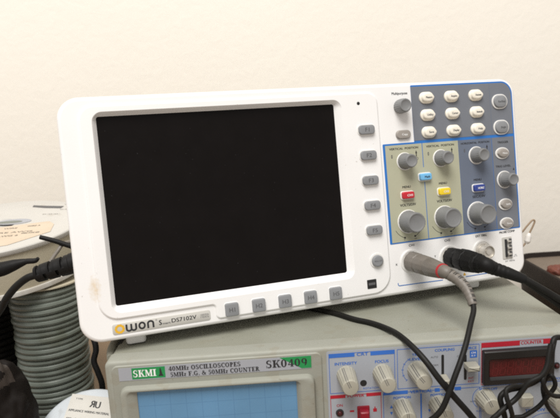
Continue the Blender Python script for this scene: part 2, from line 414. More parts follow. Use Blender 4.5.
for cx, a_, b_ in ((237.6, 'V', 'mV'), (268.6, 'V', 'mV'), (299.0, 's', 'ns')):
    for a0, a1 in ((208, 250), (295, 332)):
        tx.stroke(arc(cx, 52.6, 12.4, 12.4, a0, a1, 8), .3, y, K)
    for a0 in (252, 293):
        q = arc(cx+12.4*math.cos(math.radians(a0)), 52.6+12.4*math.sin(math.radians(a0)), .85, .7, 0, 360, 12)[:-1]; tx.flat(q, y-.02, K)
    tx.text(a_, cx-4.2, 39.3, 1.1, y, K); tx.text(b_, cx+5.2, 39.3, 1.1, y, K)
for cx in (238.2, 268.8, 300.4):
    tx.flat([(cx+9.4, 103.0), (cx+11.0, 103.0), (cx+10.2, 105.2)], y, K); tx.stroke([(cx+10.2, 100.6), (cx+10.2, 103)], .7, y, K)
    tx.stroke(arc(cx+10.6, 99.0, 1.0, .9, 0, 360, 12), .3, y, 'ink_soft')
    tx.flat([(cx-11, 102.0), (cx-9.4, 102.0), (cx-10.2, 103.3)], y, 'ink_soft'); tx.flat([(cx-9.4, 101.5), (cx-11, 101.5), (cx-10.2, 100.2)], y, 'ink_soft')
tx.flat([(333.2, 83.4), (334.8, 83.4), (334.0, 85.4)], y, K)
tx.text('CH1', 238.9, 34.6, 1.7, -.15, K, 1.1, .015); tx.text('CH2', 269.8, 34.6, 1.7, -.15, K, 1.1, .015); tx.text('EXT TRIG', 300.2, 34.7, 1.7, -.15, K, width=10, bold=.02); tx.text('PROBE COMP', 324.3, 35.0, 1.6, -.15, K, width=14.5, bold=.02)
tx.text('X', 225.2, 21.6, 1.5, -.15, K, 1, .02); tx.text('Y', 258.3, 23.6, 1.5, -.15, K, 1, .02)
tx.stroke([(225.4, 7.6), (225.4, 6.0), (226.2, 5.4), (263.5, 4.6)], .6, -.15, 'blueline'); tx.stroke([(284, 4.4), (307.5, 4.6)], .6, -.15, 'blueline')
tx.flat([(281.6, 5.6), (284.2, 5.6), (282.9, 8.0)], -.15, 'gold')
tx.text('5V 1KHz', 325.4, 11.6, 1.2, -.15, 'ink_soft', width=9); tx.stroke([(329.2, 14.6), (330.4, 14.6), (330.4, 16.0), (331.6, 16.0), (331.6, 14.6), (332.4, 14.6)], .3, -.15, 'ink_soft')
lettering(tx, CP)

TXT = [['Measure', 'Acquire', 'Autoset'], ['Utility', 'Cursor', 'Autoscale'], ['Save', 'Display', 'Help']]
for r_, z in enumerate((143.6, 130.7, 117.8)):
    for k, x in enumerate((260.3, 281.7, 303.2)):
        c = MB()
        c.prism(rr(x-6.3, z-4.35, x+5.9, z+4.35, 4.3, 8), [(0, -.3), (.1, -1.2), (.7, -1.8), (1.2, -1.9)], 'cream_btn')
        e = eye(x+.2, z, 10.8, 6.9, 16, left=False)
        c.prism(e, [(-.3, -1.7), (.15, -2.6), (.5, -3.3), (1.1, -3.6), (1.6, -3.65)], 'cream_btn')
        o = c.build('function_button', D); tx = MB(); tx.text(TXT[r_][k], x+.4, z, 1.55, -3.75, 'ink_soft', width=5.2 if len(TXT[r_][k]) > 4 else 4, bold=.02); lettering(tx, o)
for z, s_ in ((137.6, 'Run/Stop'), (117.6, 'Single')):
    c = MB(); x = 324.9
    st = rr(x-7.4, z-5.7, x+6.6, z+5.7, 5.6, 9)
    c.prism(st, [(0, -.3), (0, -1.2), (.5, -1.4), (.9, -1.2)], 'ring')
    c.prism(inset(st, 1.0), [(0, -.9), (.1, -1.9), (.5, -2.5), (1.4, -2.75)], 'key')
    o = c.build('acquisition_button', D); tx = MB(); tx.text(s_, x+.2, z, 1.5, -2.85, 'ink_soft', width=6.4 if '/' in s_ else 4.4, bold=.01); lettering(tx, o)
c = MB(); c.prism(rr(232.6, 114.2, 244.6, 120.8, 3.2, 8), [(0, .1), (.1, -1.4), (.6, -2.0), (1.2, -2.1)], 'warm_btn'); o = c.build('copy_button', D)
tx = MB(); tx.text('Copy', 239.2, 117.5, 1.5, -2.2, 'ink_white', width=4.6, bold=.02); lettering(tx, o)
for z, s_ in ((97.3, 'Menu'), (57.0, '50%'), (41.9, 'Force')):
    c = MB(); x = 324.4
    c.prism(ell(x-.4, z, 12.6, 9.2), [(0, -.3), (0, -.9), (.4, -1.1), (.8, -.9)], 'ring')
    c.prism(eye(x, z, 10.6, 7.0, 16), [(-.2, -.5), (.1, -1.7), (.6, -2.4), (1.3, -2.6)], 'warm_btn')
    o = c.build('trigger_button', D); tx = MB(); tx.text(s_, x+.8, z, 1.4, -2.7, 'ink_white', width=4.2, bold=.02); lettering(tx, o)
for x, z, m, s_ in ((238.3, 72.4, 'red_btn', 'CH1'), (269.3, 72.3, 'yel_btn', 'CH2'), (300.1, 72.2, 'blu_btn', 'HORIZ'), (254.0, 84.8, 'sky_btn', 'Math')):
    c = MB(); c.prism(rr(x-5.7, z-3.2, x+5.3, z+3.2, 1.8, 6), [(0, -.3), (0, -.9), (.4, -1.1), (.8, -1.0)], 'ring')
    c.prism(rr(x-5.0, z-2.5, x+4.6, z+2.5, 1.3, 6), [(0, -.8), (0, -2.9), (.4, -3.4), (1.0, -3.5)], m)
    o = c.build('channel_button', D); tx = MB(); tx.text(s_, x+.6, z, 1.6, -3.6, 'ink' if s_ == 'Math' else 'ink_white', width=4.4 if s_ != 'HORIZ' else 5.4, bold=.02); lettering(tx, o)

def knob(x, z, r0, r1, L, rr_, y0=-.3):
    c = MB(); n = 48
    if rr_: c.lathe(x, z, [(rr_, 0), (rr_, .5), (rr_-.35, .75), (rr_-.8, .5), (r0*.8, .4)], 'ring', n, y0=y0)
    prof = [(r0-.2, .3), (r0, 1.0), (r0, 1.8), (r1+.35, 2.6), (r1+.1, L-1.4), (r1-.15, L-.5), (r1-.6, L-.05), (r1-1.1, L), (r1-1.7, L-.35), (r1-2.3, L-.6), (.2, L-.8)]
    c.lathe(x, z, prof, 'knob', 44, flute=(.24, r1-.3), y0=y0)
    return c.build('knob', D, smooth=40)
knob(237.7, 138.1, 5.3, 5.0, 9.5, 0, .1)
knob(238.2, 97.6, 5.9, 4.95, 11, 6.6); knob(268.8, 97.6, 5.9, 4.95, 11, 6.6); knob(300.4, 97.4, 5.9, 4.95, 10.5, 6.9)
knob(324.6, 76.5, 5.9, 4.8, 11.5, 6.9)
knob(237.5, 52.6, 8.2, 7.4, 13, 8.9); knob(268.5, 52.6, 8.2, 7.4, 12.5, 8.9); knob(298.0, 52.4, 8.2, 7.4, 14, 9.3)

def bnc(x, z):
    c = MB()
    c.lathe(x, z, [(8.9, 0), (8.9, .6), (8.5, .9), (7.4, .9), (7.2, .3)], 'ring', 44, y0=.1)
    c.lathe(x, z, [(6.3, .3), (6.3, 1.4), (6.0, 1.6), (5.2, 1.7), (5.2, 8.2), (5.0, 8.6), (4.5, 8.7), (4.4, 7.0), (2.0, 6.9), (2.0, 8.0), (.5, 8.0)], 'nickel', 44, y0=.1)
    for a in (90, 270):
        ca, sa = math.cos(math.radians(a)), math.sin(math.radians(a))
        c.tube([(x+4.8*ca, -4.2, z+4.8*sa), (x+6.4*ca, -4.2, z+6.4*sa)], .9, 'nickel', 10, 2)
    return c.build('bnc_socket', D)
bnc(237.5, 22.7); bnc(270.7, 21.6); bnc(300.5, 22.6)
c = MB(); c.prism(rr(318.8, 13.4, 328.0, 31.0, .8, 4), [(0, .1), (0, -.35), (.3, -.45)], 'silver')
c.box(321.2, 322.6, -1.6, -.4, 15.2, 29.2, 'ink')
for z in (17.4, 22.4, 27.6): c.box(322.55, 325.8, -2.6, -.42, z-.6, z+.6, 'nickel'); c.box(325.2, 326.4, -2.4, -.42, z-1.9, z+1.9, 'ink_soft')
c.build('probe_terminal', D, smooth=0)
for x0, x1 in ((27.0, 40.6), (290.2, 305.4)):
    c = MB(); poly = rr(x0, 11.5, x1, 24, 3.2, 5)       # x,y outline lofted downwards
    c.loft([[(x, yy, -1.2) for x, yy in poly], [(x, yy, -7.0) for x, yy in inset(poly, .2)], [(x, yy, -8.3) for x, yy in inset(poly, .7)], [(x, yy, -8.7+(yy-12)*.118) for x, yy in inset(poly, 1.4)]], 'white')
    c.build('foot', D)

# ================================================================== beige analog oscilloscope
SK = thing('analog_oscilloscope', 'beige analog oscilloscope with blue screen and many knobs, under the white one', 'oscilloscope', (155, 200, -155))
c = MB()
top = rr(1.2, -144, 308.8, -.8, 3.0, 6)
c.prism(top, [(0, 11), (0, 396), (1.5, 399)], 'beige')
c.build('case', SK)
c = MB(); rim = rr(0, -145, 310, 0, 4.2, 8)
c.prism(rim, [(2.6, 0), (1.3, .25), (.4, 1.0), (0, 2.4), (0, 12.6), (.8, 13.2), (2.0, 13.2)], 'bezel', cap0=True, cap1=False)
BZ = c.build('front_bezel', SK)
c = MB(); c.prism(rr(4.4, -141, 137.2, -2.6, 4, 7), [(0, .2), (.1, -.5), (.7, -1.0)], 'bezel'); c.build('screen_panel', SK)
c = MB(); c.prism(rr(140.0, -141, 306.5, -2.9, 1.5, 5), [(0, .2), (0, -.3)], 'sheet'); PS = c.build('control_panel', SK, smooth=0)
# crt hood and tube face
c = MB(); ho = rr(9.2, -108, 131.5, -16.9, 5, 8); hi = rr(13.4, -104.5, 122.6, -19.0, 3.6, 8); sc = rr(19.4, -100.4, 119.9, -20.2, 1.0, 8)
c.loft([[(x, -.8, z) for x, z in inset(ho, -.6)], [(x, -3.6, z) for x, z in ho], [(x, -4.6, z) for x, z in inset(ho, .4)], [(x, -5.0, z) for x, z in inset(ho, 1.2)], [(x, -5.0, z) for x, z in inset(hi, -.6)], [(x, -4.7, z) for x, z in hi], [(x, -1.9, z) for x, z in inset(sc, -.3)], [(x, -1.2, z) for x, z in sc]], 'bezel', False, False)
c.build('screen_hood', SK)
c = MB(); c.prism(inset(sc, -.8), [(0, -.9), (0, -1.5)], 'crt'); c.build('screen', SK, smooth=0)
for x, y in ((22, 28), (288, 28), (22, 375), (288, 375)):
    c = MB(); c.loft([[(x+r_*math.cos(2*PI*i/24), y+r_*math.sin(2*PI*i/24), z) for i in range(24)] for r_, z in ((9, -143.9), (9, -152), (7.5, -155))], 'black'); c.build('foot', SK)
# carrying handle along the left side
c = MB(); c.tube([(-.6, 17, -5), (-2.2, 26, -4.6), (-3.4, 40, -4.4), (-3.6, 90, -4.4), (-3.6, 300, -4.4), (-2, 320, -5)], [2.2, 3.0, 3.2, 3.2, 3.2, 2.4], 'beige', 14, 6); c.build('side_handle', SK)
c = MB(); c.prism([(0, 0)]+[(1, 0), (1, 1), (0, 1)], [(0, 0), (0, 1)], 'hole'); c.v = [(1.6+x*2.6, 30+y_*60, -1.2+z*.5) for x, y_, z in c.v]; c.build('handle_slot', SK, smooth=0)

# serif lettering drawn stroke by stroke
class Serif:
    def __init__(s, mb, y, m): s.mb, s.y, s.m, s.k = mb, y, m, 0
    def poly(s, pts):
        s.k += 1; s.mb.flat([(s.x+px*s.h*s.sx, s.z+pz*s.h) for px, pz in pts], s.y-.0015*(s.k % 9), s.m)
    def rect(s, x0, z0, x1, z1): s.poly([(x0, z0), (x1, z0), (x1, z1), (x0, z1)])
    def stem(s, x, t=.25, z0=0, z1=1, b=1, tp=1, ser=.1):
        s.rect(x, z0, x+t, z1)
        if b: s.rect(x-ser, z0, x+t+ser, z0+.09)
        if tp: s.rect(x-ser, z1-.09, x+t+ser, z1)
    def dia(s, a, b, t): s.poly([(a[0], a[1]), (a[0]+t, a[1]), (b[0]+t, b[1]), (b[0], b[1])])
    def bowl(s, cx, cz, rx, rz, a0, a1, tk=.25, tn=.1, n=14):
        for i in range(n):
            q = []
            for k in (0, 1):
                a = math.radians(a0+(a1-a0)*(i+k)/n); t = tn+(tk-tn)*abs(math.cos(a)); 
                q.append(((cx+rx*math.cos(a), cz+rz*math.sin(a)), (cx+(rx-t)*math.cos(a), cz+(rz-t)*math.sin(a))))
            s.poly([q[0][0], q[1][0], q[1][1], q[0][1]])
    def ch(s, c):
        if c == 'M': s.stem(.1, .1); s.stem(.8, .2); s.dia((.1, 1), (.45, .05), .2); s.dia((.45, .05), (.82, 1), .1); return 1.15
        if c == 'H': s.stem(.1); s.stem(.62); s.rect(.3, .46, .62, .55); return 1.0
        if c == 'z': s.rect(.05, .57, .5, .66); s.rect(.05, 0, .5, .09); s.dia((.05, .05), (.3, .6), .2); return .62
        if c == 'O' or c == '0': w_ = .42 if c == 'O' else .33; s.bowl(w_, .5, w_, .52, 0, 360, .22, .08, 22); return w_*2+.12
        if c == 'S': s.bowl(.33, .74, .3, .28, 60, 270, .18, .09); s.bowl(.33, .27, .31, .29, 90, -130, .2, .09); s.rect(.52, .7, .58, 1); s.rect(.03, 0, .09, .32); return .74
        if c == 'C': s.bowl(.45, .5, .43, .52, 50, 310, .22, .08, 18); s.rect(.68, .66, .74, 1.0); return .86
        if c == 'G': s.bowl(.45, .5, .43, .52, 50, 320, .22, .08, 18); s.rect(.66, .66, .72, 1.0); s.stem(.6, .18, 0, .45, 0, 1); return .95
        if c == 'I': s.stem(.1); return .46
        if c == 'L': s.stem(.1); s.rect(.3, 0, .68, .09); s.rect(.61, 0, .68, .3); return .78
        if c == 'P': s.stem(.1); s.bowl(.32, .74, .36, .26, 90, -90, .2, .08); return .78
        if c == 'R': s.stem(.1); s.bowl(.32, .75, .36, .25, 90, -90, .2, .08); s.dia((.6, 0), (.34, .5), .2); s.rect(.58, 0, .92, .08); return .95
        if c == 'E': s.stem(.1); s.rect(.3, 0, .7, .09); s.rect(.3, .91, .68, 1); s.rect(.3, .46, .5, .54); s.rect(.64, 0, .7, .28); s.rect(.62, .74, .68, 1); s.rect(.47, .36, .52, .64); return .8
        if c == 'F': s.stem(.1); s.rect(.3, .91, .68, 1); s.rect(.3, .46, .5, .54); s.rect(.62, .72, .68, 1); s.rect(.47, .36, .52, .64); return .78
        if c == 'U': s.stem(.1, .2, .35, 1, 0, 1); s.stem(.66, .1, .35, 1, 0, 1); s.bowl(.43, .36, .33, .37, 180, 360, .18, .1); return .95
        if c == 'N': s.stem(.1, .1); s.stem(.72, .1); s.dia((.08, 1), (.6, 0), .22); return .98
        if c == 'T': s.stem(.32, .2, 0, 1, 1, 0); s.rect(.02, .91, .82, 1); s.rect(.02, .7, .08, 1); s.rect(.76, .7, .82, 1); return .9
        if c == 'K': s.stem(.1); s.dia((.32, .42), (.68, .95), .1); s.dia((.66, 0), (.4, .55), .2); s.rect(.58, 0, .95, .08); s.rect(.58, .92, .88, 1); return .98
        if c == '4': s.rect(.38, 0, .58, 1); s.dia((.02, .25), (.4, .98), .09); s.rect(.02, .23, .7, .33); s.rect(.3, 0, .66, .08); return .78
        if c == '5': s.rect(.1, .52, .18, 1); s.rect(.1, .88, .58, 1); s.bowl(.3, .32, .32, .33, 110, -140, .2, .09); return .72
        if c == '9': s.bowl(.34, .66, .32, .35, 0, 360, .2, .08, 18); s.bowl(.3, .5, .36, .52, 30, -70, .2, .08, 10); return .76
        if c == '.': s.rect(.08, 0, .26, .17); return .36
        if c == '&': s.bowl(.36, .78, .2, .24, 0, 360, .1, .07); s.bowl(.34, .28, .32, .3, 60, 330, .18, .08); s.dia((.72, 0), (.24, .72), .2); s.dia((.6, .2), (.8, .5), .08); s.rect(.64, .46, .92, .53); return 1.0
        return .4
    def write(s, t, x, z, h, width):
        s.h = h; s.z = z; s.sx = 1
        y0 = s.y; W_ = 0
        probe = MB(); keep = s.mb; s.mb = probe; s.x = 0
        for c_ in t: W_ += s.ch(c_)*h
        s.mb = keep; s.sx = width/W_; cur = x
        for c_ in t: s.x = cur; cur += s.ch(c_)*h*s.sx

c = MB(); c.prism([(9, -12.7), (130.2, -12.7), (130.2, -4.2), (9, -4.2)], [(0, -.8), (0, -1.2)], 'strip'); LB = c.build('model_plate', SK, smooth=0)
tx = MB(); y = -1.3
tx.flat([(17.2, -12.0), (38.0, -12.0), (38.0, -4.6), (17.2, -4.6)], y, 'p_green')
tx.flat([(110.2, -4.2), (130.2, -4.2), (130.2, -12.3), (124.0, -12.3)], y, 'p_green')
tx.flat([(33.4, -10.9), (36.9, -10.9), (36.2, -9.6), (35.4, -5.6), (34.7, -5.6), (34.4, -9.6)], y-.03, 'ink')
sf = Serif(tx, y-.06, 'ink_white'); sf.write('SKMI', 18.0, -10.6, 4.6, 14.4)
sf = Serif(tx, y-.05, 'ink')
sf.write('40MHz OSCILLOSCOPES', 40.2, -7.9, 2.9, 45.5)
sf.write('5MHz F.G. & 50MHz COUNTER', 41.0, -12.0, 2.9, 56.5)
sf.write('SK0409', 101.5, -10.6, 5.0, 26.5)
lettering(tx, LB)

tx = MB(); y = -.4; Bl, Rd = 'p_blue', 'p_red'
def frame(x0, z0, x1, z1, m, wd=.35): tx.stroke([(x0, z0), (x0, z1)], wd, y, m); tx.stroke([(x1, z0), (x1, z1)], wd, y, m); tx.stroke([(x0, z1), (x1, z1)], wd, y-.02, m); tx.stroke([(x0, z0), (x1, z0)], wd, y-.02, m)
def bar(x0, x1, z0, z1, m): tx.flat([(x0, z0), (x1, z0), (x1, z1), (x0, z1)], y-.04, m)
frame(141.6, -31.6, 183.6, -4.7, Bl)
bar(141.5, 158.0, -7.3, -4.5, Bl); bar(168.2, 183.8, -7.3, -4.5, Bl); tx.text('CRT', 163.1, -5.9, 2.1, y-.05, Bl, 1.3, .02)
tx.text('INTENSITY', 152.3, -11.6, 1.9, y, Bl, width=14.2, bold=.02); tx.text('FOCUS', 175.4, -11.8, 1.9, y, Bl, width=8.6, bold=.02)
tx.text('ROTATION', 168, -29.6, 1.3, y, Bl, width=10)
frame(141.6, -58, 174.3, -33.4, Rd); bar(141.5, 151.2, -35.2, -32.9, Rd); bar(164.8, 174.5, -35.2, -32.9, Rd); tx.text('POWER', 158.0, -34.2, 1.8, y-.05, Rd, width=10.6, bold=.02)
tx.text('ON', 147.3, -40.2, 1.8, y, Rd, 1.0, .01)
tx.flat([(169.0, -46.3), (171.4, -46.3), (171.4, -44.0), (169.0, -44.0)], y, Rd); tx.stroke([(170.2, -44.0), (170.2, -42.7)], .7, y, Rd); bar(153.8, 156.6, -45.4, -44.2, Rd)
frame(185.4, -31.6, 238.4, -4.6, Bl); tx.text('TRIG', 197.9, -8.9, 1.7, y, Bl, width=6, bold=.02); tx.text('LEVEL', 197.6, -11.8, 1.7, y, Bl, width=8.6, bold=.02)
tx.stroke(arc(197.8, -19.5, 9.2, 9.2, 120, 225, 12), .3, y, Bl)
for a in range(125, 226, 25): tx.stroke([(197.8+r_*math.cos(math.radians(a)), -19.5+r_*math.sin(math.radians(a))) for r_ in (8.4, 10)], .3, y-.02, Bl)
tx.text('COUPLING', 216.0, -6.9, 1.8, y, Bl, width=12.6, bold=.02); tx.text('SOURCE', 231.7, -6.9, 1.8, y, Bl, width=10, bold=.02)
bar(232.3, 237.0, -13.6, -8.6, Bl); tx.text('CH', 234.6, -10.2, 1.3, y-.08, 'ink_white', 1.1, .02); tx.text('X-Y', 234.6, -12.2, 1.1, y-.08, 'ink_white', 1.1, .02)
tx.text('AUTO', 209.3, -11.4, 1.2, y, 'ink_soft', 1); tx.text('NORM', 209.3, -17.0, 1.2, y, 'ink_soft', 1); tx.text('TV', 210, -22.5, 1.2, y, 'ink_soft', 1)
tx.text('INT', 233.2, -27.6, 1.4, y, Rd, 1.1); tx.text('EXT', 233.2, -29.8, 1.4, y, Rd, 1.1); tx.text('CH1', 225.4, -12.0, 1.2, y, 'ink_soft', 1)
frame(175.8, -75, 239.0, -34.2, Bl)
bar(175.9, 191.8, -35.4, -33.0, Bl); bar(209.4, 212.7, -35.4, -33.0, Bl); bar(222.4, 226.6, -35.4, -33.0, Bl); tx.text('VERTICAL', 200.6, -34.3, 2.0, y-.05, Bl, width=14.5, bold=.02)
tx.stroke([(200.4, -75), (200.4, -36)], .9, y-.06, Bl)
tx.text('POSITION', 188.0, -37.8, 1.7, y, Bl, width=11.2, bold=.02); tx.text('POSITION', 212.3, -37.6, 1.7, y, Bl, width=11.2, bold=.02)
for x in (180.9, 205.9):
    tx.flat([(x-.95, -44.8), (x+.95, -44.8), (x, -42.6)], y, Bl); tx.flat([(x+.95, -47.4), (x-.95, -47.4), (x, -49.6)], y, Bl)
frame(239.9, -32.9, 286.6, -4.2, Rd); bar(239.8, 264.8, -7.4, -4.2, Rd); bar(280.0, 286.7, -7.4, -4.2, Rd); tx.text('COUNTER', 272.3, -5.8, 2.1, y-.05, Rd, width=13.4, bold=.02)
frame(239.9, -75, 305.5, -34.0, Bl, .3); tx.text('HOLD OFF', 244.8, -36.2, 1.7, y, Bl, width=11.6, bold=.02)
tx.stroke(arc(242.0, -42.0, 7.8, 7.8, 110, 235, 12), .3, y, Bl); tx.text('NORM', 235.0, -44.0, 1.1, y, 'ink_soft', 1); tx.text('PULL x10', 240.0, -51.2, 1.1, y, Bl, 1)
tx.text('TIME/DIV', 276.0, -53.4, 2.0, y, Bl, width=13.4, bold=.02); tx.stroke(arc(283, -71, 15, 15, 60, 150, 16), .3, y, Bl)
tx.text('POS', 291.0, -32.2, 1.6, y, Bl, 1.1, .015)
lettering(tx, PS)
c = MB(); c.lathe(163.2, -25.9, [(2.2, 0), (2.1, .15), (1.6, .16)], 'hole', 20, y0=-.3); c.build('trimmer_hole', SK)
c = MB(); c.lathe(147.2, -45.3, [(2.6, 0), (2.5, .8), (1.9, .9)], 'ink', 24, y0=-.3); c.lathe(147.2, -45.3, [(1.7, .8), (1.5, 1.8), (.8, 2.4), (.1, 2.6)], 'led_red', 24, y0=-.3); c.build('power_lamp', SK)
c = MB(); c.lathe(289.2, -23.1, [(2.3, 0), (2.2, .5), (1.8, .6)], 'ink', 24, y0=-.3); c.lathe(289.2, -23.1, [(1.6, .5), (1.4, 1.8), (.8, 2.4), (.1, 2.6)], 'led_red', 24, y0=-.3); c.build('gate_lamp', SK)
c = MB(); c.prism(rr(158.6, -54, 166.6, -41.6, .6, 4), [(0, 0), (0, -.8), (.5, -1.0)], 'sw_red'); c.prism(rr(159.6, -52.5, 165.6, -43.2, .6, 4), [(0, -.9), (0, -5.4), (.6, -6.2)], 'sw_red'); c.build('power_switch', SK)

def skknob(x, z, L=17, r0=6.2, r1=5.1, ang=100):
    c = MB(); prof = [(r0+.1, 0), (r0, .8), (r0-.1, 1.5), (r1+.25, L-2), (r1, L-.6), (r1-.45, L), (r1-.9, L+.08), (.3, L+.08)]
    n = 72; rings = []
    for k, (r_, d) in enumerate(prof):
        rg = []
        for i in range(n):
            q = r_-(.34 if (i % 4 in (0, 1) and 1 <= k <= 3) else 0)
            rg.append((x+q*math.cos(2*PI*i/n), -.3-d, z+q*math.sin(2*PI*i/n)))
        rings.append(rg)
    c.loft(rings, 'sk_knob')
    a = math.radians(ang); ca, sa = math.cos(a), math.sin(a)
    o = c.build('knob', SK, smooth=40)
    t_ = MB(); wx = .17
    for off in (-.55, .55):
        ox, oz = -sa*off, ca*off; px, pz = -sa*wx, ca*wx
        q = []
        for rad_, dep in ((.2, L+.14), (r1-.75, L+.14), (r1+.04, L-.5), (r1+.36, L-2), (r0+.08, 1.5)):
            for sg in (-1, 1): q.append((x+ca*rad_+ox+sg*px, -.3-dep, z+sa*rad_+oz+sg*pz))
        t_.add(q, [(2*k, 2*k+1, 2*k+3, 2*k+2) for k in range(4)], 'ink_soft')
    t_.build('pointer_lines', o, smooth=0)
    return o
skknob(152.3, -19.6, 17.2, ang=112); skknob(175.5, -20.0, 16.8, ang=112); skknob(197.9, -19.6, 17, ang=128)
skknob(188.0, -44.4, 16, ang=95); skknob(211.5, -44.2, 16, ang=110); skknob(242.4, -42.2, 12, 6.4, 5.4, ang=115); skknob(286.6, -42.6, 14, 6.2, 5.2, ang=80)
skknob(283, -72, 14, 10, 8.5, ang=60)
c = MB(); c.prism(rr(264.6, -48.2, 272.4, -40.8, .6, 4), [(0, -.2), (.1, -5.0), (.7, -5.8)], 'sk_knob'); c.build('push_button', SK)
for x, z0, z1, zc_ in ((214.7, -25.4, -10.2, None), (229.4, -28.6, -11.2, -17.6)):
    c = MB(); c.prism(rr(x-.85, z0, x+.85, z1, .8, 4), [(0, 0), (0, -.42)], 'hole')
    o = c.build('slide_switch', SK)
    q = MB()
    if zc_: q.prism(rr(x-1.4, zc_-1.9, x+1.4+5.2, zc_+1.9, .5, 4), [(0, -1.5), (.2, -8.5), (.9, -9.2)], 'sk_knob')
    else: q.prism(rr(x-1.6, -28.6, x+2.4, -23.6, .5, 4), [(0, -.5), (.2, -8.0), (.9, -8.7)], 'sk_knob')
    q.build('slider_cap', o)
# counter display
c = MB(); do = rr(240.2, -32.0, 286.2, -8.8, .8, 4); di = rr(244.6, -27.0, 281.0, -15.4, .3, 4)
c.loft([[(x, -.3, z) for x, z in do], [(x, -3.6, z) for x, z in do], [(x, -4.2, z) for x, z in inset(do, .6)], [(x, -4.2, z) for x, z in inset(di, -1.4)], [(x, -2.6, z) for x, z in inset(di, -.4)], [(x, -2.2, z) for x, z in di]], 'disp_black', False, False)
CD = c.build('counter_display', SK)
c = MB(); c.prism(inset(di, -.3), [(0, -1.2), (0, -2.0)], 'red_win'); RW = c.build('display_window', CD, smooth=0)
tx = MB()
for k in range(7):
    x0 = 246.2+k*4.9; z0 = -26.0; w_ = 3.3; h_ = 9.2; s_ = .12
    P = lambda a, b_: (x0+a*w_+s_*b_*h_, z0+b_*h_)
    for a, b_ in (((0, .03), (0, .47)), ((0, .53), (0, .97)), ((1, .03), (1, .47)), ((1, .53), (1, .97)), ((.12, 0), (.88, 0)), ((.12, .5), (.88, .5)), ((.12, 1), (.88, 1))):
        tx.stroke([P(*a), P(*b_)], .7, -2.06, 'red_seg')
tx.build('digit_segments', CD, smooth=0)

# ================================================================== probes and loose leads
def W(x, d, z): return tuple(wloc(x, -d, z))
def ax_lathe(mb, prof, a, d, m, n=32, lobes=None):     # prof = [(t along, r)]; axis from a in direction d
    a = Vector(a); d = Vector(d).normalized(); u = d.cross(Vector((0, 0, 1))).normalized(); v = u.cross(d)
    rings = []
    for t_, r_ in prof:
        R = []
        for i in range(n):
            q = r_*(1-(lobes[1] if lobes and i % lobes[0] == 0 else 0))
            R.append(tuple(a+d*t_+(u*math.cos(2*PI*i/n)+v*math.sin(2*PI*i/n))*q))
        rings.append(R)
    mb.loft(rings, m)
PA = W(237.5, 1.5, 22.7); nrm = (Vector(W(237.5, 10, 22.7))-Vector(W(237.5, 0, 22.7))).normalized()
T = thing('probe_cable', 'grey probe plug with a red ring and black cable, plugged into the left socket', 'probe cable', PA)
c = MB(); E1 = Vector((224.5, 29.0, 36.1)); d = (E1-Vector(PA)).normalized(); LP = (E1-Vector(PA)).length
ax_lathe(c, [(0, 6.9), (.6, 7.3), (10.5, 7.3), (11.2, 6.7), (12, 6.7), (12.4, 7.1), (14, 7.15), (24, 6.9), (24.6, 6.5), (25.4, 6.5), (26, 6.8), (LP-3, 5.6), (LP-.6, 5.0), (LP, 4)], PA, d, 'plug_grey', 36, (3, .045)); c.build('plug', T)
c = MB(); ax_lathe(c, [(-.8, 4.6), (-.6, 5.2), (1.0, 5.1), (1.2, 4.6)], E1, d, 'plug_red', 32); c.build('colour_ring', T)
P_ = catmull([tuple(E1+d*.5), tuple(E1+d*4)]+[(227.9, 24.0, 34.9), (231.5, 18.0, 32.7), (234.2, 12.5, 29.2), (235.4, 8.0, 24.8), (235.8, 4.0, 20.1)], 8); N = len(P_)
def tube_r(mb, P, R, m, n=16):
    rings = []; prev = None
    for i in range(len(P)):
        dd = (P[min(i+1, len(P)-1)]-P[max(i-1, 0)]).normalized()
        a = dd.cross(Vector((0, 0, 1))) if prev is None else prev-dd*prev.dot(dd)
        a.normalize(); prev = a; b_ = dd.cross(a)
        rings.append([tuple(P[i]+(a*math.cos(2*PI*j/n)+b_*math.sin(2*PI*j/n))*R[i]) for j in range(n)])
    mb.loft(rings, m); return rings
c = MB(); RG = tube_r(c, P_, [(4.7-1.9*i/(N-1))*(.93 if i % 4 == 0 else 1) for i in range(N)], 'plug_grey', 24)
SR = c.build('strain_relief', T)
c = MB()                                     # cut-outs of the sleeve, one row on each side
for i in range(12, N-3, 4):
    for dv in (Vector((.5, -.84, .2)), Vector((-.5, .84, -.2))):
        j0 = max(range(24), key=lambda jn: (Vector(RG[i][jn])-P_[i]).normalized().dot(dv)) - 2
        q = []
        for di_ in (0, 2):
            for k in range(5):
                p = Vector(RG[i+di_][(j0+k) % 24]); q.append(tuple(p+(p-P_[i+di_]).normalized()*.10))
        c.add(q, [(k, k+1, 6+k, 5+k) for k in range(4)], 'hole')
c.build('slot', SR, smooth=0)
c = MB(); c.tube([(235.6, 6.5, 23.4), (235.9, 4.0, 20.8), (234.7, 0.0, 17.6), (230.8, -6.0, 12.9), (224.2, -16.0, 4.5), (218.3, -23.0, -3.5), (213.3, -27.0, -11.4), (209.6, -29.0, -19.1), (205.0, -30.0, -29.1), (200.8, -30.0, -34.5), (196.2, -29.0, -39.4), (190, -28, -52), (184, -30, -75), (186, -36, -110), (200, -44, -152)], 1.75, 'cable', 14, 8); c.build('cable', T)

